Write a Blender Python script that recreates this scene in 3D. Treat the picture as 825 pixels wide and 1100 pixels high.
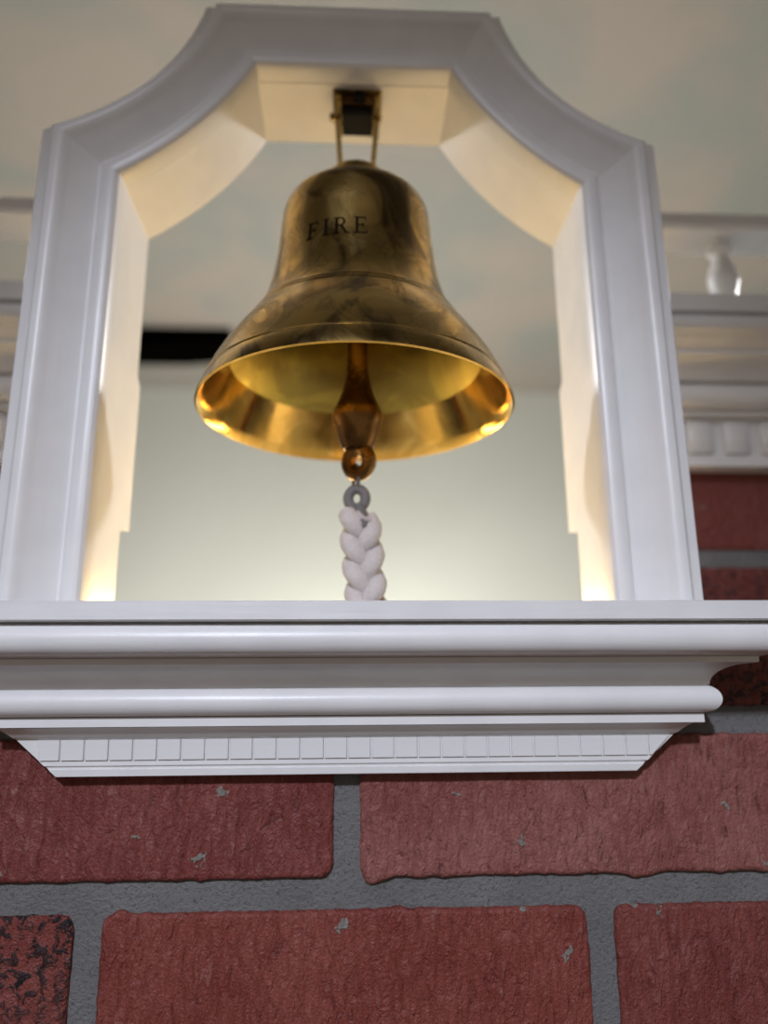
import bpy, bmesh, math, random
from mathutils import Vector, Matrix, noise

# ------------------------------------------------------------------ scene, camera, light
for o in list(bpy.data.objects):
    bpy.data.objects.remove(o)
S = bpy.context.scene
COL = S.collection
S.view_settings.view_transform = 'Standard'
S.view_settings.look = 'None'
S.view_settings.gamma = 1.0
S.view_settings.use_curve_mapping = False
S.view_settings.exposure = 0.08

Z0 = 1.35            # eye height; all heights below are written relative to it

yaw, pitch, roll = math.radians(2.68), math.radians(14.0), math.radians(-0.385)
fwd = Vector((math.sin(yaw) * math.cos(pitch), math.cos(yaw) * math.cos(pitch), math.sin(pitch)))
rgt = Vector((math.cos(yaw), -math.sin(yaw), 0))
upv = rgt.cross(fwd)
r2 = rgt * math.cos(roll) + upv * math.sin(roll)
u2 = -rgt * math.sin(roll) + upv * math.cos(roll)
cd = bpy.data.cameras.new('camera')
cam = bpy.data.objects.new('camera', cd)
COL.objects.link(cam)
cam.matrix_world = Matrix(((r2.x, u2.x, -fwd.x, -0.001), (r2.y, u2.y, -fwd.y, 0), (r2.z, u2.z, -fwd.z, Z0), (0, 0, 0, 1)))
cd.sensor_fit = 'VERTICAL'
cd.sensor_height = 36.0
cd.sensor_width = 27.0
cd.lens = 36.0 * 800 / 1100
cd.clip_start = 0.01
cd.dof.use_dof = True
cd.dof.focus_distance = 0.300
cd.dof.aperture_fstop = 3.9
S.camera = cam

w = bpy.data.worlds.new('world')
S.world = w
w.use_nodes = True
w.node_tree.nodes['Background'].inputs[0].default_value = (1.0, 0.86, 0.75, 1)
w.node_tree.nodes['Background'].inputs[1].default_value = 0.205


def lamp(name, kind, loc, energy, color, target=None, **kw):
    d = bpy.data.lights.new(name, kind)
    d.energy = energy
    d.color = color
    for k, v in kw.items():
        setattr(d, k, v)
    o = bpy.data.objects.new(name, d)
    COL.objects.link(o)
    o.location = (loc[0], loc[1], loc[2] + Z0)
    if target:
        o.rotation_euler = (Vector(target) - Vector(loc)).to_track_quat('-Z', 'Y').to_euler()
    return o


# cool lamp of the room behind the photographer, aimed at the ledge
lamp('front_spot_light', 'SPOT', (-0.30, -1.25, 0.90), 95, (0.80, 0.85, 1.0), target=(0.02, 0.33, -0.14),
     shadow_soft_size=0.05, spot_size=math.radians(29), spot_blend=1.0)

# ------------------------------------------------------------------ materials


class NT:
    def __init__(self, name):
        self.m = bpy.data.materials.new(name)
        self.m.use_nodes = True
        self.t = self.m.node_tree
        self.p = self.t.nodes['Principled BSDF']
        self.tc = self.n('ShaderNodeTexCoord')

    def n(self, kind, **kw):
        nd = self.t.nodes.new(kind)
        for k, v in kw.items():
            setattr(nd, k, v)
        return nd

    def link(self, a, b):
        self.t.links.new(a, b)

    def coords(self, scale=(1, 1, 1), rnd=False, which='Object'):
        mp = self.n('ShaderNodeMapping')
        mp.inputs['Scale'].default_value = scale
        self.link(self.tc.outputs[which], mp.inputs['Vector'])
        if rnd:
            oi = self.n('ShaderNodeObjectInfo')
            mu = self.n('ShaderNodeMath', operation='MULTIPLY')
            mu.inputs[1].default_value = 37.0
            self.link(oi.outputs['Random'], mu.inputs[0])
            cb = self.n('ShaderNodeCombineXYZ')
            for i in range(3):
                self.link(mu.outputs[0], cb.inputs[i])
            self.link(cb.outputs[0], mp.inputs['Location'])
        return mp.outputs[0]

    def noise(self, vec, scale, detail=3, rough=.55, dist=0):
        nd = self.n('ShaderNodeTexNoise')
        nd.inputs['Scale'].default_value = scale
        nd.inputs['Detail'].default_value = detail
        nd.inputs['Roughness'].default_value = rough
        nd.inputs['Distortion'].default_value = dist
        self.link(vec, nd.inputs['Vector'])
        return nd.outputs['Fac']

    def ramp(self, fac, stops):
        nd = self.n('ShaderNodeValToRGB')
        cr = nd.color_ramp
        while len(cr.elements) < len(stops):
            cr.elements.new(.5)
        for e, (pos, c) in zip(cr.elements, stops):
            e.position = pos
            e.color = (*c, 1) if len(c) == 3 else c
        self.link(fac, nd.inputs[0])
        return nd.outputs[0]

    def mix(self, fac, a, b, mode='MIX'):
        nd = self.n('ShaderNodeMix', data_type='RGBA', blend_type=mode)
        for sock, v in ((nd.inputs[0], fac), (nd.inputs[6], a), (nd.inputs[7], b)):
            if isinstance(v, (int, float)):
                sock.default_value = v
            elif isinstance(v, tuple):
                sock.default_value = (*v, 1)
            else:
                self.link(v, sock)
        return nd.outputs[2]

    def bump(self, height, dist, strength=1.0, prev=None):
        nd = self.n('ShaderNodeBump')
        nd.inputs['Distance'].default_value = dist
        nd.inputs['Strength'].default_value = strength
        self.link(height, nd.inputs['Height'])
        if prev is not None:
            self.link(prev, nd.inputs['Normal'])
        self.link(nd.outputs[0], self.p.inputs['Normal'])
        return nd.outputs[0]

    def set(self, **kw):
        for k, v in kw.items():
            s = self.p.inputs[k.replace('_', ' ')]
            if isinstance(v, (int, float)):
                s.default_value = v
            elif isinstance(v, tuple):
                s.default_value = (*v, 1)
            else:
                self.link(v, s)
        return self.m


def g(v):
    return (v, v, v)


def mat_paint(name, stretch):
    t = NT(name)
    v = t.coords(stretch)
    n1 = t.noise(v, 260, 3)
    n2 = t.noise(t.coords(), 45, 2)
    spec = t.noise(t.coords(), 700, 2)
    col = t.mix(t.ramp(n2, [(.35, g(0)), (.7, g(1))]), (.77, .765, .765), (.82, .815, .81))
    b = t.bump(n1, .00030, .5)
    t.bump(spec, .00010, .4, b)
    return t.set(Base_Color=col, Roughness=.36, Specular_IOR_Level=.5)


M_paint_x = mat_paint('white_paint_horizontal', (.06, 1, 1))
M_paint_z = mat_paint('white_paint_vertical', (1, 1, .06))


def mat_brick(name, flashed=False):
    t = NT(name)
    v = t.coords((1, 1, .38), True)
    vi = t.coords((1, 1, 1), True)
    st = t.noise(v, 260, 4, .62, 1.2)
    big = t.noise(vi, 28, 3, .6)
    fine = t.noise(vi, 900, 2)
    oi = t.n('ShaderNodeObjectInfo')
    base = t.mix(t.ramp(big, [(.35, g(0)), (.68, g(1))]), (.185, .039, .030), (.24, .065, .051))
    base = t.mix(.9, base, oi.outputs['Color'], 'MULTIPLY')
    scr = t.ramp(st, [(.57, g(0)), (.70, g(1))])
    sel = t.ramp(t.noise(vi, 60, 2), [(.40, g(0)), (.62, g(1))])
    m1 = t.n('ShaderNodeMath', operation='MULTIPLY')
    t.link(scr, m1.inputs[0]); t.link(sel, m1.inputs[1])
    m2 = t.n('ShaderNodeMath', operation='MULTIPLY'); m2.inputs[1].default_value = .85
    t.link(m1.outputs[0], m2.inputs[0])
    col = t.mix(m2.outputs[0], base, (.27, .115, .095))
    dk = t.ramp(st, [(.30, g(1)), (.42, g(0))])
    m3 = t.n('ShaderNodeMath', operation='MULTIPLY'); m3.inputs[1].default_value = .75
    t.link(dk, m3.inputs[0])
    col = t.mix(m3.outputs[0], col, (.085, .016, .014))
    # grey cement chips
    vo = t.n('ShaderNodeTexVoronoi'); vo.inputs['Scale'].default_value = 44
    wob = t.n('ShaderNodeTexNoise'); wob.inputs['Scale'].default_value = 260
    t.link(vi, wob.inputs['Vector'])
    va = t.n('ShaderNodeMix', data_type='VECTOR'); va.inputs[0].default_value = .012
    t.link(vi, va.inputs[4]); t.link(wob.outputs['Color'], va.inputs[5])
    t.link(va.outputs[1], vo.inputs['Vector'])
    chip = t.ramp(vo.outputs['Distance'], [(.090, g(1)), (.118, g(0))])
    col = t.mix(chip, col, (.23, .215, .19))
    if flashed:
        sp = t.ramp(t.noise(vi, 230, 4, .7, .6), [(.49, g(0)), (.55, g(1))])
        lg = t.ramp(t.noise(vi, 22, 2), [(.36, g(.45)), (.58, g(1))])
        mm = t.n('ShaderNodeMath', operation='MULTIPLY')
        t.link(sp, mm.inputs[0]); t.link(lg, mm.inputs[1])
        col = t.mix(mm.outputs[0], col, (.012, .009, .011))
        b = t.bump(t.noise(vi, 230, 4, .7, .6), .0030, .9)
    else:
        b = t.bump(st, .0026, .9)
    b = t.bump(fine, .0006, .8, b)
    t.bump(chip, .0008, .5, b)
    return t.set(Base_Color=col, Roughness=.50, Specular_IOR_Level=.42)


M_brick = mat_brick('red_brick')
M_brick_fl = mat_brick('flashed_brick', True)


def mat_mortar():
    t = NT('grey_mortar')
    v = t.coords()
    n1 = t.noise(v, 520, 5, .75)
    n2 = t.noise(v, 40, 3)
    col = t.mix(t.ramp(n2, [(.3, g(0)), (.7, g(1))]), (.235, .233, .233), (.30, .297, .293))
    col = t.mix(t.ramp(n1, [(.32, g(.8)), (.46, g(0))]), col, (.11, .109, .11))
    b = t.bump(n1, .0030, 1.0)
    t.bump(n2, .002, .6, b)
    return t.set(Base_Color=col, Roughness=.9)


M_mortar = mat_mortar()


def mat_brass(name, c1, c2, c3, r1, r2):
    t = NT(name)
    v = t.coords((1, 1, .8))
    v.node.inputs['Location'].default_value = (.37, .11, .05)
    n1 = t.noise(v, 38, 4, .6, 1.8)
    n2 = t.noise(v, 24, 3, .55, 1.4)
    col = t.mix(t.ramp(n1, [(.44, g(0)), (.56, g(1))]), c1, c2)
    col = t.mix(t.ramp(n2, [(.50, g(0)), (.58, g(.85))]), col, c3)
    ro = t.ramp(n1, [(.35, g(r1)), (.65, g(r2))])
    t.bump(t.noise(v, 700, 2), .00004, .3)
    return t.set(Base_Color=col, Roughness=ro, Metallic=1.0)


M_brass = mat_brass('tarnished_brass', (.55, .38, .128), (.35, .236, .080), (.13, .088, .040), .14, .32)
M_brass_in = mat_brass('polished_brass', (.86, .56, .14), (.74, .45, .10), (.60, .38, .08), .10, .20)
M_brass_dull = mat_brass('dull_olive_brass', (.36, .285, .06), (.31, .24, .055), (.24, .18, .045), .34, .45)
M_bronze = mat_brass('brown_clapper_brass', (.27, .15, .045), (.17, .09, .03), (.09, .045, .02), .24, .42)
M_webbing = NT('dark_grey_webbing').set(Base_Color=(.16, .155, .155), Roughness=.7)
M_iron = NT('dark_iron').set(Base_Color=(.006, .005, .004), Roughness=.8, Specular_IOR_Level=.2)
M_steel = NT('grey_steel').set(Base_Color=(.33, .33, .34), Roughness=.35, Metallic=.9)
M_letter = NT('black_engraving').set(Base_Color=(.010, .007, .005), Roughness=1.0, Specular_IOR_Level=0.0)


def mat_rope():
    t = NT('white_cotton_rope')
    v = t.coords()
    n = t.noise(v, 900, 3)
    col = t.mix(n, (.46, .43, .42), (.74, .70, .69))
    t.bump(n, .0008, .7)
    return t.set(Base_Color=col, Roughness=.85)


M_rope = mat_rope()


def mat_wall(name, a, b, scale):
    t = NT(name)
    v = t.coords()
    n1 = t.noise(v, scale, 3, .5, .6)
    col = t.mix(t.ramp(n1, [(.40, g(0)), (.60, g(1))]), a, b)
    t.bump(t.noise(v, 90, 3), .002, .3)
    return t.set(Base_Color=col, Roughness=.8)


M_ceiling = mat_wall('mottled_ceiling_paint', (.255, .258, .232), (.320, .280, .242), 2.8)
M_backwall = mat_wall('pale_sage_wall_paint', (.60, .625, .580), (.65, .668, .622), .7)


def mat_floor():
    t = NT('brown_floor')
    v = t.coords((.3, 4, 1))
    col = t.mix(t.noise(v, 5, 4), (.20, .12, .075), (.30, .19, .12))
    return t.set(Base_Color=col, Roughness=.5)


M_floor = mat_floor()
M_dark = NT('dark_brown_panel').set(Base_Color=(.0015, .0012, .001), Roughness=.9, Specular_IOR_Level=0.0)
M_lens = NT('warm_lamp_glass')
M_lens.set(Base_Color=(.9, .8, .6), Roughness=.4, Emission_Color=(1, .72, .38), Emission_Strength=1.0)
M_lens = M_lens.m
M_fixture = NT('white_lamp_metal').set(Base_Color=(.6, .6, .58), Roughness=.4)

# ------------------------------------------------------------------ helpers


def tag(o, label=None, cat=None, group=None, kind=None):
    for k, v in (('label', label), ('category', cat), ('group', group), ('kind', kind)):
        if v:
            o[k] = v
    return o


def empty(name, loc, label=None, cat=None, group=None, kind=None):
    o = bpy.data.objects.new(name, None)
    o.empty_display_size = .02
    COL.objects.link(o)
    o.location = (loc[0], loc[1], loc[2] + Z0)
    return tag(o, label, cat, group, kind)


def wloc(o):
    v = Vector(o.location)
    while o.parent:
        o = o.parent
        v += o.location
    return v


def mk(name, verts, faces, mat, parent=None, sharp=35, smooth=True, origin=None):
    """verts are room coordinates (z relative to eye height)"""
    V = [Vector(v) for v in verts]
    if origin is None:
        xs, ys, zs = zip(*V)
        origin = Vector(((min(xs) + max(xs)) / 2, (min(ys) + max(ys)) / 2, min(zs)))
    origin = Vector(origin)
    me = bpy.data.meshes.new(name)
    me.from_pydata([v - origin for v in V], [], faces)
    bm = bmesh.new()
    bm.from_mesh(me)
    bmesh.ops.recalc_face_normals(bm, faces=bm.faces)
    bm.to_mesh(me)
    bm.free()
    me.materials.append(mat)
    if smooth:
        me.polygons.foreach_set('use_smooth', [True] * len(me.polygons))
        me.set_sharp_from_angle(angle=math.radians(sharp))
    o = bpy.data.objects.new(name, me)
    COL.objects.link(o)
    wl = origin + Vector((0, 0, Z0))
    if parent:
        o.parent = parent
        wl = wl - wloc(parent)
    o.location = wl
    return o


def loft(rings, closed=True, caps=True, loop=False):
    n = len(rings[0])
    V = [v for r in rings for v in r]
    F = []
    R = len(rings)
    for i in range(R if loop else R - 1):
        a, b = i * n, ((i + 1) % R) * n
        for j in range(n if closed else n - 1):
            k = (j + 1) % n
            F.append((a + j, a + k, b + k, b + j))
    if caps and not loop:
        F.append(tuple(range(n)))
        F.append(tuple(range((R - 1) * n, R * n)))
    return V, F


def box(x0, x1, y0, y1, z0, z1, b=0.0):
    """box, with edges chamfered by b"""
    if b <= 0:
        r = lambda z: [(x0, y0, z), (x1, y0, z), (x1, y1, z), (x0, y1, z)]
        return loft([r(z0), r(z1)])
    def r(z, i):
        X0, X1, Y0, Y1 = x0 + i, x1 - i, y0 + i, y1 - i
        c = b
        return [(X0 + c, Y0, z), (X1 - c, Y0, z), (X1, Y0 + c, z), (X1, Y1 - c, z), (X1 - c, Y1, z), (X0 + c, Y1, z), (X0, Y1 - c, z), (X0, Y0 + c, z)]
    return loft([r(z0, b), r(z0 + b, 0), r(z1 - b, 0), r(z1, b)])


def lathe(cx, cy, prof, n=48, cap=True):
    rings = []
    for r, z in prof:
        rings.append([(cx + r * math.cos(2 * math.pi * k / n), cy + r * math.sin(2 * math.pi * k / n), z) for k in range(n)])
    return loft(rings, caps=cap)


def tube(pts, rad, n=10, flat=1.0):
    P = [Vector(p) for p in pts]
    rings = []
    nrm = Vector((0, 1, 0))
    for i, p in enumerate(P):
        d = (P[min(i + 1, len(P) - 1)] - P[max(i - 1, 0)]).normalized()
        a = nrm - d * nrm.dot(d)
        if a.length < 1e-4:
            a = Vector((1, 0, 0)) - d * d.x
        a.normalize()
        nrm = a
        c = d.cross(a)
        r = rad[i] if isinstance(rad, (list, tuple)) else rad
        rings.append([p + a * (r * math.cos(2 * math.pi * k / n)) + c * (r * flat * math.sin(2 * math.pi * k / n)) for k in range(n)])
    return loft(rings)


def arc_pts(a, b, R, n, side=1):
    """2D arc from a to b with radius R bulging to the given side"""
    a, b = Vector(a), Vector(b)
    ch = b - a
    c = ch.length
    h = math.sqrt(max(R * R - c * c / 4, 0))
    nr = Vector((-ch.y, ch.x)).normalized() * side
    ctr = (a + b) / 2 - nr * h
    a0 = math.atan2(a.y - ctr.y, a.x - ctr.x)
    a1 = math.atan2(b.y - ctr.y, b.x - ctr.x)
    while a1 - a0 > math.pi:
        a1 -= 2 * math.pi
    while a1 - a0 < -math.pi:
        a1 += 2 * math.pi
    return [(ctr.x + R * math.cos(a0 + (a1 - a0) * k / n), ctr.y + R * math.sin(a0 + (a1 - a0) * k / n)) for k in range(n + 1)]


# ------------------------------------------------------------------ the room shell
YB, ZC = 3.0, 1.29
o = mk('floor', *box(-3.2, 3.2, -1.6, YB, -Z0 - .05, -Z0), M_floor, smooth=False); tag(o, kind='structure')
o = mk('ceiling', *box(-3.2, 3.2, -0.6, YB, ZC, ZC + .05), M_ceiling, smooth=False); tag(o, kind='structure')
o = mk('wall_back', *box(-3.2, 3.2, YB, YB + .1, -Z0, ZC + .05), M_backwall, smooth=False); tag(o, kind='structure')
o = mk('wall_room_left', *box(-3.3, -3.2, -1.6, YB, -Z0, ZC + .05), M_backwall, smooth=False); tag(o, kind='structure')
o = mk('wall_room_right', *box(3.2, 3.3, -1.6, YB, -Z0, ZC + .05), M_backwall, smooth=False); tag(o, kind='structure')

# ------------------------------------------------------------------ brick walls
BL, BH, GAP = .2002, .0562, .0128
CH, CL = BH + GAP, .2122


def brick_mesh(seed, L=BL, H=BH, nx=64, nz=24, rough=1.0, cr=.006):
    def axis(n, half):
        out = []
        for i in range(n + 1):
            u = -1 + 2 * i / n
            out.append(half * (0.62 * u + 0.38 * math.sin(u * math.pi / 2)))
        return out
    xs, zs = axis(nx, L / 2), axis(nz, H / 2)
    V, F = [], []
    er = .0013
    for z in zs:
        for x in xs:
            qx, qz = abs(x) - (L / 2 - cr), abs(z) - (H / 2 - cr)
            px, pz = x, z
            ed = min(L / 2 - abs(x), H / 2 - abs(z))
            if qx > 0 and qz > 0:
                ln = math.hypot(qx, qz)
                k = max(qx, qz) / ln
                px = math.copysign(L / 2 - cr + qx * k, x)
                pz = math.copysign(H / 2 - cr + qz * k, z)
            # ragged arrises
            wx = max(0, 1 - (L / 2 - abs(x)) / .012)
            wz = max(0, 1 - (H / 2 - abs(z)) / .012)
            e1 = noise.noise(Vector((x * 55, seed * 7.1, math.copysign(3, z)))) * .0009 + noise.noise(Vector((x * 210, seed * 3.3, math.copysign(5, z)))) * .0012
            e2 = noise.noise(Vector((z * 70, seed * 5.7, math.copysign(9, x)))) * .0008 + noise.noise(Vector((z * 210, seed * 2.3, math.copysign(11, x)))) * .0007
            chipz = max(0, noise.noise(Vector((x * 26, seed * 9.9, math.copysign(1, z)))) - .33) * .009
            pz += math.copysign(wz * (e1 - chipz) * rough, z)
            px += math.copysign(wx * e2 * rough, x)
            d = min(1, ed / er)
            y = er * .75 * (1 - math.sqrt(max(0, 1 - (1 - d) ** 2)))
            y += noise.noise(Vector((x * 30, z * 30, seed * 4.4))) * .0005 + noise.noise(Vector((x * 120, z * 80, seed * 6.4))) * .00022
            V.append((px, y, pz))
    w_ = nx + 1
    for j in range(nz):
        for i in range(nx):
            F.append((j * w_ + i, j * w_ + i + 1, (j + 1) * w_ + i + 1, (j + 1) * w_ + i))
    rim = [i for i in range(w_)] + [j * w_ + nx for j in range(1, nz + 1)] + [nz * w_ + i for i in range(nx - 1, -1, -1)] + [j * w_ for j in range(nz - 1, 0, -1)]
    s = len(V)
    for i in rim:
        V.append((V[i][0], .006, V[i][2]))
    for k in range(len(rim)):
        k2 = (k + 1) % len(rim)
        F.append((rim[k], rim[k2], s + k2, s + k))
    me = bpy.data.meshes.new('brick')
    me.from_pydata(V, [], F)
    bm = bmesh.new(); bm.from_mesh(me)
    bmesh.ops.recalc_face_normals(bm, faces=bm.faces)
    bm.to_mesh(me); bm.free()
    me.polygons.foreach_set('use_smooth', [True] * len(me.polygons))
    me.set_sharp_from_angle(angle=math.radians(50))
    return me


def put_brick(me, mat, x, y, z, parent, tint):
    o = bpy.data.objects.new('brick', me)
    COL.objects.link(o)
    o.parent = parent
    o.location = Vector((x, y, z + Z0)) - wloc(parent)
    if not me.materials:
        me.materials.append(mat)
    o.material_slots[0].link = 'OBJECT'
    o.material_slots[0].material = mat
    o.color = (*tint, 1)
    return o


rng = random.Random(4)
SHARED = [brick_mesh(100 + k, nx=32, nz=12) for k in range(4)]

DW = .340
# the projecting centre bay: mortar body is the wall, bricks are its pieces
wall_front = mk('wall_front', *box(-.330, .330, DW + .0026, .47, -Z0, .0285), M_mortar, smooth=False)
tag(wall_front, kind='structure')
RED, PINK, DULL = (1, 1, 1), (1.22, 1.75, 1.9), (.9, .85, .9)
zA = -.0730                          # bottom of the course under the ledge
for row in range(-6, 2):
    zb = zA + row * CH
    off = -.0019 + (GAP - .0007) / 2 if row % 2 == 0 else .1043 + .0068
    for c in range(-2, 2):
        x0 = off + c * CL
        x1 = x0 + BL
        x0c, x1c = max(x0, -.330), min(x1, .330)
        if x1c - x0c < .03:
            continue
        top = min(zb + BH, .0275)
        near = row >= -1
        full = (x1c - x0c > BL - .001) and top == zb + BH
        flashed = (row == -1 and c == -2) or (row == 1 and c == 0)
        tint = PINK if (row == 0 and c == 0) else DULL if (row == 0 and c == -1) else (rng.uniform(.85, 1.1),) * 3
        if row == -1 and c == -1:
            tint = (1.04, .95, .9)
        if full and not near:
            me = SHARED[(row * 3 + c) % 4]
        else:
            me = brick_mesh(row * 10 + c + 31, L=x1c - x0c, H=top - zb, nx=110 if near else 24, nz=36 if near else 10)
        put_brick(me, M_brick_fl if flashed else M_brick, (x0c + x1c) / 2, DW, (zb + top) / 2, wall_front, tint)

# recessed wings on either side
DF = .470
for sgn, nm in ((-1, 'wall_left'), (1, 'wall_right')):
    xa, xb = sorted((sgn * .19, sgn * .86))
    wl = mk(nm, *box(xa, xb, DF + .0026, DF + .10, -Z0, .2400), M_mortar, smooth=False)
    tag(wl, kind='structure')
    for row in range(-3, 1):
        zb = .0935 + row * CH
        xs = sgn * (.19 if row % 2 == 0 else .19 - .10)
        for c in range(4):
            a = xs + sgn * c * CL
            b = a + sgn * BL
            lo, hi = sorted((a, b))
            lo, hi = max(lo, xa), min(hi, xb)
            if hi - lo < .03:
                continue
            me = SHARED[(row + c) % 4] if hi - lo > BL - .001 else brick_mesh(60 + row * 5 + c, L=hi - lo, nx=24, nz=10)
            put_brick(me, M_brick_fl if row == -1 and c < 2 else M_brick, (lo + hi) / 2, DF, zb + BH / 2, wl, (.95, .85, .85))

# ------------------------------------------------------------------ ledge with crown moulding
W0 = .1338
ledge = empty('cornice_ledge', (0, .34, -.0315), 'white painted wooden ledge with stacked mouldings and a dentil band, under the bell frame', 'cornice')


def mitred(name, prof, parent, W, D, mat=M_paint_x):
    prof = [(max(p - .0085, .001), z * 1.027) for p, z in prof]
    rings = [[(-(W + p), D + .001, z) for p, z in prof], [(-(W + p), D - p, z) for p, z in prof],
             [((W + p), D - p, z) for p, z in prof], [((W + p), D + .001, z) for p, z in prof]]
    return mk(name, *loft(rings), mat, parent, sharp=28)


def rnd(cx, cz, rx, rz, a0, a1, n):
    return [(cx + rx * math.cos(math.radians(a0 + (a1 - a0) * k / n)), cz + rz * math.sin(math.radians(a0 + (a1 - a0) * k / n))) for k in range(n + 1)]


PB = .0015
# shelf board reaches back over the bay
mk('shelf_board', *box(-.1818, .1818, .2933, .5600, .02945, .0373, .0005), M_paint_x, ledge)
mitred('ovolo_moulding', [(PB, .0286), (.0490, .0286)] + rnd(.0475, .0223, .0068, .0063, 76, -80, 12) + [(.0462, .0160), (.0436, .0154), (PB, .0154)], ledge, W0, DW)
mitred('cove_moulding', [(PB, .0153), (.0428, .0153), (.0426, .0130), (.0412, .0127)] + [(.0411 - .0133 * math.sin(math.radians(a)) , .0127 - .0082 * (1 - math.cos(math.radians(a)))) for a in range(10, 91, 10)] + [(PB, .0045)], ledge, W0, DW)
mitred('bead_moulding', [(PB, .0045), (.0272, .0045)] + rnd(.0252, -.0011, .0060, .0056, 72, -86, 14) + [(.0245, -.0068), (PB, -.0068)], ledge, W0, DW)
mitred('fillet_strip', [(PB, -.0070), (.0252, -.0070), (.0252, -.0107), (.0240, -.0109), (PB, -.0109)], ledge, W0, DW)


def trap(prof, hw_t, hw_b, zt, zb_, D):
    """a strip with profile (p, z) whose two ends are cut on the diagonal"""
    prof = [(max(p - .0068, .001), z) for p, z in prof]
    rings = []
    for s in (-1, 1):
        rings.append([(1.021 * s * (hw_b + (hw_t - hw_b) * (z - zb_) / (zt - zb_)), D - p, z * 1.021) for p, z in prof])
    return loft(rings)


HWB, HWT, ZT, ZB = .1200, .1425, -.0110, -.0306
mk('soffit_cove', *trap([(PB, -.0110), (.0232, -.0110), (.0205, -.0121), (.0180, -.0140), (.0168, -.0152), (.0160, -.0154), (PB, -.0154)], HWT, HWB, ZT, ZB, DW), M_paint_x, ledge)
band = mk('dentil_band', *trap([(PB, -.0154), (.0153, -.0154), (.0146, -.0243), (.0149, -.0244), (.0149, -.0262), (.0140, -.0266), (.0138, -.0274), (.0145, -.0278), (.0142, -.0304), (.0138, -.0306), (PB, -.0306)], HWT, HWB, ZT, ZB, DW), M_paint_x, ledge)
pitch_d = .00977
k0 = -.1178 - .001
for i in range(-1, 26):
    xa = k0 + i * pitch_d + .0003
    xb = xa + pitch_d - .0006
    lim = HWB + (HWT - HWB) * (-.0243 - ZB) / (ZT - ZB)
    limt = HWB + (HWT - HWB) * (-.0157 - ZB) / (ZT - ZB)
    if xa > limt - .003 or xb < -limt + .003:
        continue
    def rg(z, p):
        l = HWB + (HWT - HWB) * (z - ZB) / (ZT - ZB) - .0006
        a, b = max(xa, -l), min(xb, l)
        yb = DW - p + .0068
        return [(1.021 * q, y, h * 1.021) for q, y, h in [(a, yb + .002, z), (a, yb - .0008, z), (a + .0002, yb - .0011, z), (b - .0002, yb - .0011, z), (b, yb - .0008, z), (b, yb + .002, z)]]
    if min(xb, lim) - max(xa, -lim) < .001:
        continue
    mk('dentil', *loft([rg(-.0240, .0147), rg(-.0160, .0153)]), M_paint_x, band, sharp=50)

# ------------------------------------------------------------------ bell frame
frame = empty('belfry', (0, .355, .0373), 'glossy white wooden frame with scooped upper corners, standing on the ledge around the bell', 'belfry')
FZ = .0373
FY = .333
NA = 18


def fpath(xb, corner, top, R):
    """left half stations: bottom, corner .. arc .. top-left, then mirrored"""
    arc = arc_pts((-corner[0], corner[1]), (-top[0], top[1]), R, NA, -1)
    left = [(-xb, FZ)] + arc
    return left + [(-x, z) for x, z in reversed(left)]


P_in = fpath(.1175, (.1175, .2570), (.0515, .3258), .19)
P_out = fpath(.1520, (.1520, .2800), (.0735, .3595), .125)
P_fin = fpath(.1612, (.1612, .2870), (.0812, .3690), .118)
PIECES = {'left': (0, 1), 'arcl': (1, 1 + NA), 'top': (1 + NA, 2 + NA), 'arcr': (2 + NA, 2 + 2 * NA), 'right': (2 + 2 * NA, 3 + 2 * NA)}
NAMES = {'left': 'side_casing', 'right': 'side_casing', 'arcl': 'curved_casing', 'arcr': 'curved_casing', 'top': 'top_casing'}
CAS = [(0.0, -.0060), (0.0, .0020), (.02, .0042), (.06, .0056), (.12, .0063), (.19, .0062), (.25, .0052), (.285, .0038), (.30, .0020), (.34, .0020),
       (.50, .0052), (.66, .0084), (.72, .0100), (.76, .0114), (.81, .0124), (.87, .0127), (.93, .0122), (.98, .0108), (1.0, .0088), (1.0, -.0010), (.5, -.0060)]


def lerp(a, b, t):
    return (a[0] + (b[0] - a[0]) * t, a[1] + (b[1] - a[1]) * t)


def frame_piece(name, key, prof, A, B, mat, yref=FY):
    i0, i1 = PIECES[key]
    rings = []
    for i in range(i0, i1 + 1):
        ring = []
        for t, y in prof:
            q = lerp(A[i], B[i], t)
            ring.append((q[0], yref - y, q[1]))
        rings.append(ring)
    return mk(name, *loft(rings), mat, frame, sharp=25)


for key in PIECES:
    mt = M_paint_z if key in ('left', 'right') else M_paint_x
    frame_piece(NAMES[key], key, CAS, P_in, P_out, mt)
    # stepped back band outside the casing
    frame_piece('back_band', key, [(-.30, .0036), (.32, .0036), (.36, .0030), (.36, .0000), (.42, -.0002), (.94, -.0006), (1.0, -.0014), (1.0, -.0070), (-.30, -.0070)], P_out, P_fin, mt)
    if key in ('arcl', 'arcr', 'top'):
        frame_piece('arch_board', key, [(.045, -.0082), (1.0, -.0064), (1.0, -.0530), (.045, -.0530)], P_in, P_out, mt)
for s in (-1, 1):
    # jamb board with stepped back edge
    prof = [(.3394, FZ), (.3770, FZ), (.3770, .0845), (.3920, .0865), (.3920, .1690), (.3862, .1730), (.3862, .2660), (.3394, .2660)]
    ra = [(s * .1184, y, z) for y, z in prof]
    rb = [(s * .1515, y, z + (.014 if z > .25 else 0)) for y, z in prof]
    mk('jamb_board', *loft([ra, rb]), M_paint_z, frame, sharp=20)

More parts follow.
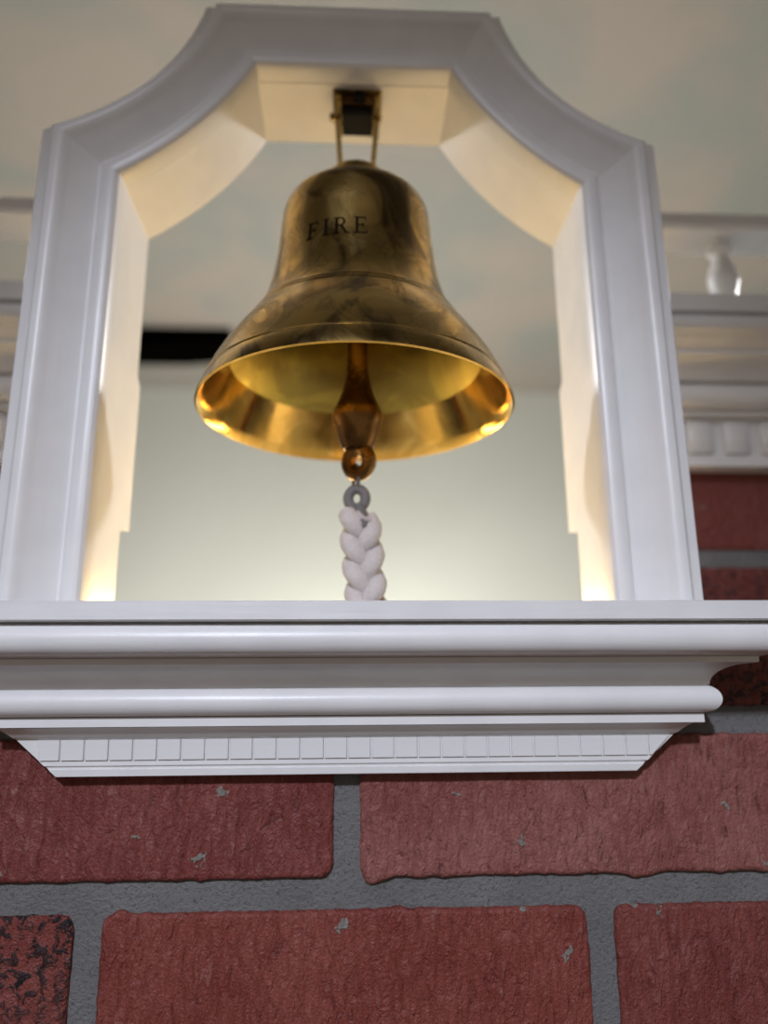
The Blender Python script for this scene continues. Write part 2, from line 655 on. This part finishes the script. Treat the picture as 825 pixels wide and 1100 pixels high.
# ------------------------------------------------------------------ brass bell
BX, BY = .0015, .352
bell = empty('fire_bell', (BX, BY, .1385), 'tarnished brass bell engraved FIRE, hanging in the white frame', 'bell')
OUT = [(.0790, .1390), (.0786, .1410), (.0770, .1450), (.0757, .1480), (.0752, .1486), (.0754, .1492), (.0745, .1510), (.0712, .1580), (.0672, .1650), (.0630, .1715), (.0590, .1770), (.0553, .1820),
       (.0545, .1832), (.0544, .1837), (.0534, .1846), (.0529, .1854), (.0528, .1860), (.0518, .1870), (.0509, .1886), (.0490, .1922), (.0470, .1966), (.0453, .2026), (.0438, .2085), (.0422, .2180), (.0408, .2300),
       (.0400, .2400), (.0394, .2445), (.0390, .2480), (.0381, .2515), (.0366, .2545), (.0340, .2572), (.0300, .2592), (.0250, .2606), (.0200, .2614), (.0155, .2618)]
LIP = [(.0790, .1390), (.0778, .1386), (.0766, .1396), (.0740, .1442), (.0708, .1505), (.0672, .1570), (.0636, .1632)]
INN = [(.0636, .1632), (.0610, .1662), (.0575, .1702), (.0520, .1770), (.0475, .1850), (.0440, .1940), (.0418, .2060), (.0395, .2250),
       (.0375, .2380), (.0350, .2460), (.0300, .2525), (.0200, .2570), (.0020, .2590)]


def bell_r(z):
    for (ra, za), (rb, zb_) in zip(OUT, OUT[1:]):
        if za <= z <= zb_:
            return ra + (rb - ra) * (z - za) / (zb_ - za)
    return .03


body = mk('bell_body', *lathe(BX, BY, OUT, 128, cap=False), M_brass, bell, sharp=30)
mk('bell_lip', *lathe(BX, BY, LIP, 128, cap=False), M_brass_in, body, sharp=30)
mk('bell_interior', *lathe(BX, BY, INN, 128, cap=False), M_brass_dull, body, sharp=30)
mk('crown_cap', *lathe(BX, BY, [(.0020, .2600), (.0160, .2600), (.0160, .2748), (.0153, .2758), (.0020, .2759)], 48), M_brass, bell)

# lettering, serif capitals engraved on the shoulder
def rect(x0, y0, x1, y1):
    return [(x0, y0), (x1, y0), (x1, y1), (x0, y1)]


def slant(ax, ay, bx, by, wd):
    return [(ax, ay), (ax + wd, ay), (bx + wd, by), (bx, by)]


def stem(x, wd=.14, top=1.0):
    return [rect(x, 0, x + wd, top), rect(x - .10, 0, x + wd + .10, .05), rect(x - .10, top - .05, x + wd + .10, top)]


def bowl(cx, cz, rx, rz, th):
    out = []
    n = 10
    for k in range(n):
        a0, a1 = math.radians(-90 + 180 * k / n), math.radians(-90 + 180 * (k + 1) / n)
        t0, t1 = th * (.35 + .65 * max(0, math.cos(a0))), th * (.35 + .65 * max(0, math.cos(a1)))
        p = lambda a, t: (cx + (rx - t) * math.cos(a), cz + (rz - t) * math.sin(a))
        out.append([p(a0, 0), p(a1, 0), p(a1, t1), p(a0, t0)])
    return out


GLY = {
    'F': (stem(.10) + [rect(.2, .94, .62, 1.0), rect(.57, .78, .62, 1.0), rect(.2, .49, .50, .55), rect(.46, .40, .50, .64)], .68),
    'I': (stem(.12), .38),
    'R': (stem(.10) + [rect(.2, .94, .36, 1.0), rect(.2, .48, .36, .54)] + bowl(.36, .74, .27, .26, .12) + [slant(.62, 0, .34, .50, .14), rect(.62, 0, .86, .05)], .86),
    'E': (stem(.10) + [rect(.2, .94, .64, 1.0), rect(.59, .80, .64, 1.0), rect(.2, .49, .52, .55), rect(.48, .40, .52, .64), rect(.2, 0, .68, .06), [(.62, 0), (.68, 0), (.72, .22), (.68, .22)]], .76),
}
HT = .0096
lay = [('F', -34.0), ('I', -22.6), ('R', -15.2), ('E', -2.0)]
zt0 = .2128
for ch, a0 in lay:
    polys, _ = GLY[ch]
    V, F = [], []
    for poly in polys:
        xs = [p[0] for p in poly]
        n0 = len(V)
        for dr in (.00025, -.0003):
            for (u, v) in poly:
                z = zt0 + v * HT
                r = bell_r(z) + dr
                a = math.radians(a0) + u * HT * .97 / .0425
                V.append((BX + r * math.sin(a), BY - r * math.cos(a), z))
        m = len(poly)
        F.append(tuple(range(n0, n0 + m)))
        F.append(tuple(range(n0 + m, n0 + 2 * m)))
        for k in range(m):
            F.append((n0 + k, n0 + (k + 1) % m, n0 + m + (k + 1) % m, n0 + m + k))
    mk('engraved_letter', V, F, M_letter, body, smooth=False)

# clapper
CX = .0025
clap = mk('clapper', *lathe(CX, BY, [(.0005, .2585), (.0050, .2580), (.0052, .190), (.0053, .165), (.0058, .158), (.0074, .1515), (.0098, .1450), (.0120, .1400), (.0128, .1372), (.0126, .1345), (.0116, .1325),
                                      (.0108, .1300), (.0098, .1265), (.0086, .1225), (.0070, .1195), (.0005, .1190)], 40), M_bronze, bell)


def ring_mesh(c, R, r, nx, n1=28, n2=10, sz=1.0):
    """torus whose axis leans along nx (horizontal vector)"""
    a = Vector(nx).normalized()
    e = a.cross(Vector((0, 0, 1))).normalized()
    rings = []
    for k in range(n1):
        t = 2 * math.pi * k / n1
        d = e * math.cos(t) + Vector((0, 0, 1)) * math.sin(t)
        ctr = Vector(c) + e * (R * math.cos(t)) + Vector((0, 0, 1)) * (R * sz * math.sin(t))
        rings.append([ctr + d * (r * math.cos(2 * math.pi * j / n2)) + a * (r * math.sin(2 * math.pi * j / n2)) for j in range(n2)])
    return loft(rings, loop=True)


mk('clapper_eye', *ring_mesh((CX + .0006, BY - .001, .1130), .0058, .0036, (.55, 1, 0), sz=1.1), M_bronze, clap)

# ------------------------------------------------------------------ hanger bracket
br = empty('bell_bracket', (.002, .356, .3060), 'small brass bracket with two thin arms, screwed under the top of the frame', 'bracket')
HX = .002
mk('mounting_plate', *box(HX - .0135, HX + .0135, .3440, .3700, .3256, .3300, .0006), M_brass, br)
mk('yoke_block', *box(HX - .0092, HX + .0092, .3480, .3660, .3150, .3256, .0008), M_iron, br)
for s in (-1, 1):
    mk('cheek', *box(HX + s * .0104 - .0020, HX + s * .0104 + .0020, .3455, .3640, .3120, .3256, .0006), M_brass, br)
    ra = [(HX + s * .0110 + dx, .3520 + dy, .3125) for dx, dy in ((-.0014, -.004), (.0014, -.004), (.0014, .004), (-.0014, .004))]
    rb = [(BX + s * .0085 + dx, .3520 + dy, 0.2756) for dx, dy in ((-.0014, -.004), (.0014, -.004), (.0014, .004), (-.0014, .004))]
    mk('arm', *loft([rb, ra]), M_brass, br)
mk('cross_bolt', *tube([(HX - .0155, .354, .3175), (HX + .0135, .354, .3175)], .0022, 12), M_brass, br)
mk('front_plate', *box(HX - .0085, HX + .0085, .3460, .3480, .3190, .3256, .0004), M_bronze, br)
mk('front_screw', *tube([(HX + .001, .3425, .3225), (HX + .001, .3490, .3225)], .0030, 14), M_iron, br)
mk('centre_pin', *lathe(BX - .0022, BY, [(.0002, .2758), (.0013, .2759), (.0013, .2835), (.0002, .2837)], 12), M_iron, br)

# ------------------------------------------------------------------ pull rope
rope = empty('pull_rope', (.004, BY, .0365), 'braided white rope hanging from the clapper of the bell', 'rope')
mk('link_ring', *ring_mesh((.0018, BY, .1052), .0034, .0009, (1, .4, 0), sz=1.9), M_steel, rope)
# metal end with an eyelet
eyz = .0945
V, F = ring_mesh((.0022, BY, eyz), .0042, .0026, (.1, 1, 0), sz=1.15)
eye = mk('rope_eyelet', V, F, M_webbing, rope)
mk('eyelet_shank', *tube([(.0030, BY, .0910), (.0046, BY, .0850), (.0052, BY, .0790)], [.0045, .0058, .0066], 14, .6), M_webbing, rope)


def strand(ph, z_top, z_bot, amp, dep, rad, cyc):
    pts = []
    n = 70
    for k in range(n + 1):
        t = k / n
        z = z_top + (z_bot - z_top) * t
        a = 2 * math.pi * cyc * t + ph
        lean = .0038 + .0036 * t + .0008 * noise.noise(Vector((t * 5, ph, 1)))
        pts.append((lean + amp * math.sin(a), BY + dep * math.sin(2 * a), z))
    return tube(pts, rad, 12)


for k in range(3):
    mk('strand', *strand(k * 2 * math.pi / 3 + .6, .0860, .0385, .0058, .0036, .0047, 1.2), M_rope, rope)

# ------------------------------------------------------------------ wing cornices and railings
for s, word in ((-1, 'left'), (1, 'right')):
    wc = empty('wing_cornice', (s * .52, .44, .1450), 'white moulded cornice on the recessed brick wall, to the %s of the bell frame' % word, 'cornice', 'wing cornices')
    x0, x1 = s * .188, s * .86

    def run(name, prof, parent):
        return mk(name, *loft([[(x0, DF - p, z) for p, z in prof], [(x1, DF - p, z) for p, z in prof]]), M_paint_x, parent, sharp=28)
    run('shelf_board', [(.0005, .2420), (.0632, .2425), (.0632, .2310), (.0005, .2310)], wc)
    run('ovolo_moulding', [(.0005, .2306), (.0622, .2306)] + rnd(.0560, .2246, .0068, .0060, 70, -70, 8) + [(.0570, .2178), (.0005, .2178)], wc)
    run('cove_moulding', [(.0005, .2176), (.0560, .2176), (.0500, .2130), (.0478, .2118), (.0478, .2098), (.0400, .2062), (.0340, .2020), (.0315, .1990), (.0005, .1990)], wc)
    run('bead_moulding', [(.0005, .1988), (.0270, .1988)] + rnd(.0240, .1905, .0070, .0078, 75, -80, 10) + [(.0005, .1825)], wc)
    bd = run('dentil_band', [(.0005, .1823), (.0205, .1823), (.0205, .1795), (.0120, .1785), (.0120, .1520), (.0150, .1515), (.0150, .1455), (.0005, .1455)], wc)
    for i in range(26):
        xa = s * (.196 + i * .0250)
        xb = xa + s * .0175
        lo, hi = sorted((xa, xb))
        mk('dentil', *box(lo, hi, DF - .0150, DF - .0110, .1545, .1770, .0008), M_paint_x, bd, sharp=50)
    rl = empty('railing', (s * .52, .445, .2425), 'white railing with turned balusters, above the recessed cornice on the %s' % word, 'railing', 'wing railings')
    rxa, rxb = sorted((s * .19, s * .86))
    mk('rail', *loft([[(x, y, z) for y, z in ((.430, .3046), (.4285, .3075), (.4300, .3165), (.4330, .3186), (.4570, .3186), (.4600, .3165), (.4615, .3075), (.4600, .3046))] for x in (rxa, rxb)]), M_paint_x, rl, sharp=30)
    prof = [(.0005, .2426), (.0095, .2426), (.0095, .2455), (.0062, .2470), (.0055, .2500), (.0058, .2560), (.0072, .2620), (.0090, .2680), (.0100, .2735), (.0098, .2780), (.0085, .2830), (.0068, .2875), (.0057, .2910),
            (.0056, .2940), (.0078, .2955), (.0086, .2972), (.0078, .2990), (.0062, .3000), (.0066, .3020), (.0086, .3046), (.0005, .3047)]
    for i in range(7):
        mk('baluster', *lathe(s * (.2530 + .0900 * i), .4450, prof, 28), M_paint_z, rl, sharp=40)

# ------------------------------------------------------------------ things behind
bar = empty('ceiling_bar', (-.75, 2.54, ZC - .07), 'dark horizontal bar under the ceiling, seen to the left of the bell through the frame', 'bar')
V, F = loft([[(x, 2.45 + dy, ZC + dz) for dy, dz in ((0, -.002 - h), (0, -.002), (.18, -.002), (.18, -.002 - h))] for x, h in ((-1.6, .065), (-.62, .065), (-.52, .055), (-.46, .040), (-.43, .02))])
mk('bar_body', V, F, M_dark, bar, smooth=False)
mk('bar_lip', *box(-1.6, -.62, 2.444, 2.452, ZC - .069, ZC - .058), M_dark, bar, smooth=False)

# warm light bar lying on the ledge behind the frame
up = empty('light_bar', (0, .52, .0373), 'warm light bar lying on the ledge behind the bell', 'lamp')
mk('bar_housing', *box(-.130, .130, .500, .540, .0374, .0460, .001), M_fixture, up)
mk('bar_lens', *box(-.125, .125, .506, .534, .0461, .0480, .0005), M_lens, up)
lamp('light_bar_tube', 'AREA', (0, .52, .0490), 1.0, (1.0, .68, .28), target=(0, .36, .05), shape='RECTANGLE', size=.24, size_y=.030)

# two pendant spots in the room behind, one to each side
for sx, word in ((-1, 'left'), (1, 'right')):
    px, py, pz = sx * 1.40, 1.50, .92
    pn = empty('pendant_spot', (px, py, pz - .10), 'pendant spotlight under the ceiling of the room behind, %s side' % word, 'lamp', 'pendant spots')
    mk('ceiling_rose', *lathe(px, py, [(.001, ZC - .025), (.05, ZC - .025), (.06, ZC - .0005), (.001, ZC - .0005)], 24), M_fixture, pn)
    mk('stem', *lathe(px, py, [(.001, pz + .10), (.008, pz + .10), (.008, ZC - .025), (.001, ZC - .025)], 12), M_fixture, pn)
    mk('shade', *lathe(px, py, [(.012, pz + .12), (.05, pz + .11), (.075, pz + .07), (.072, pz + .07), (.047, pz + .106), (.012, pz + .115)], 24, cap=False), M_fixture, pn)
    lamp('pendant_spot_bulb', 'SPOT', (px, py, pz), 66, (.98, .98, 1.0), target=(-sx * .06, .36, .18), shadow_soft_size=.06, spot_size=math.radians(34), spot_blend=.8)

# floor lamp in the room behind, below the line of sight
fl = empty('floor_lamp', (.02, 2.0, -Z0), 'floor lamp in the room behind the brick bay', 'lamp')
mk('lamp_foot', *lathe(.02, 2.0, [(.001, -Z0 + .0005), (.14, -Z0 + .0005), (.14, -Z0 + .02), (.02, -Z0 + .03), (.001, -Z0 + .03)], 32), M_fixture, fl)
mk('lamp_pole', *lathe(.02, 2.0, [(.001, -Z0 + .03), (.012, -Z0 + .03), (.012, -.71), (.001, -.71)], 16), M_fixture, fl)
mk('lamp_bowl', *lathe(.02, 2.0, [(.012, -.72), (.06, -.71), (.12, -.66), (.16, -.59), (.155, -.59), (.115, -.655), (.06, -.70), (.012, -.71)], 32, cap=False), M_fixture, fl)
lamp('floor_lamp_bulb', 'SPOT', (.02, 2.0, -.60), 135, (1.0, .965, .89), target=(.02, 3.0, 1.0), shadow_soft_size=.05, spot_size=math.radians(166), spot_blend=.3)
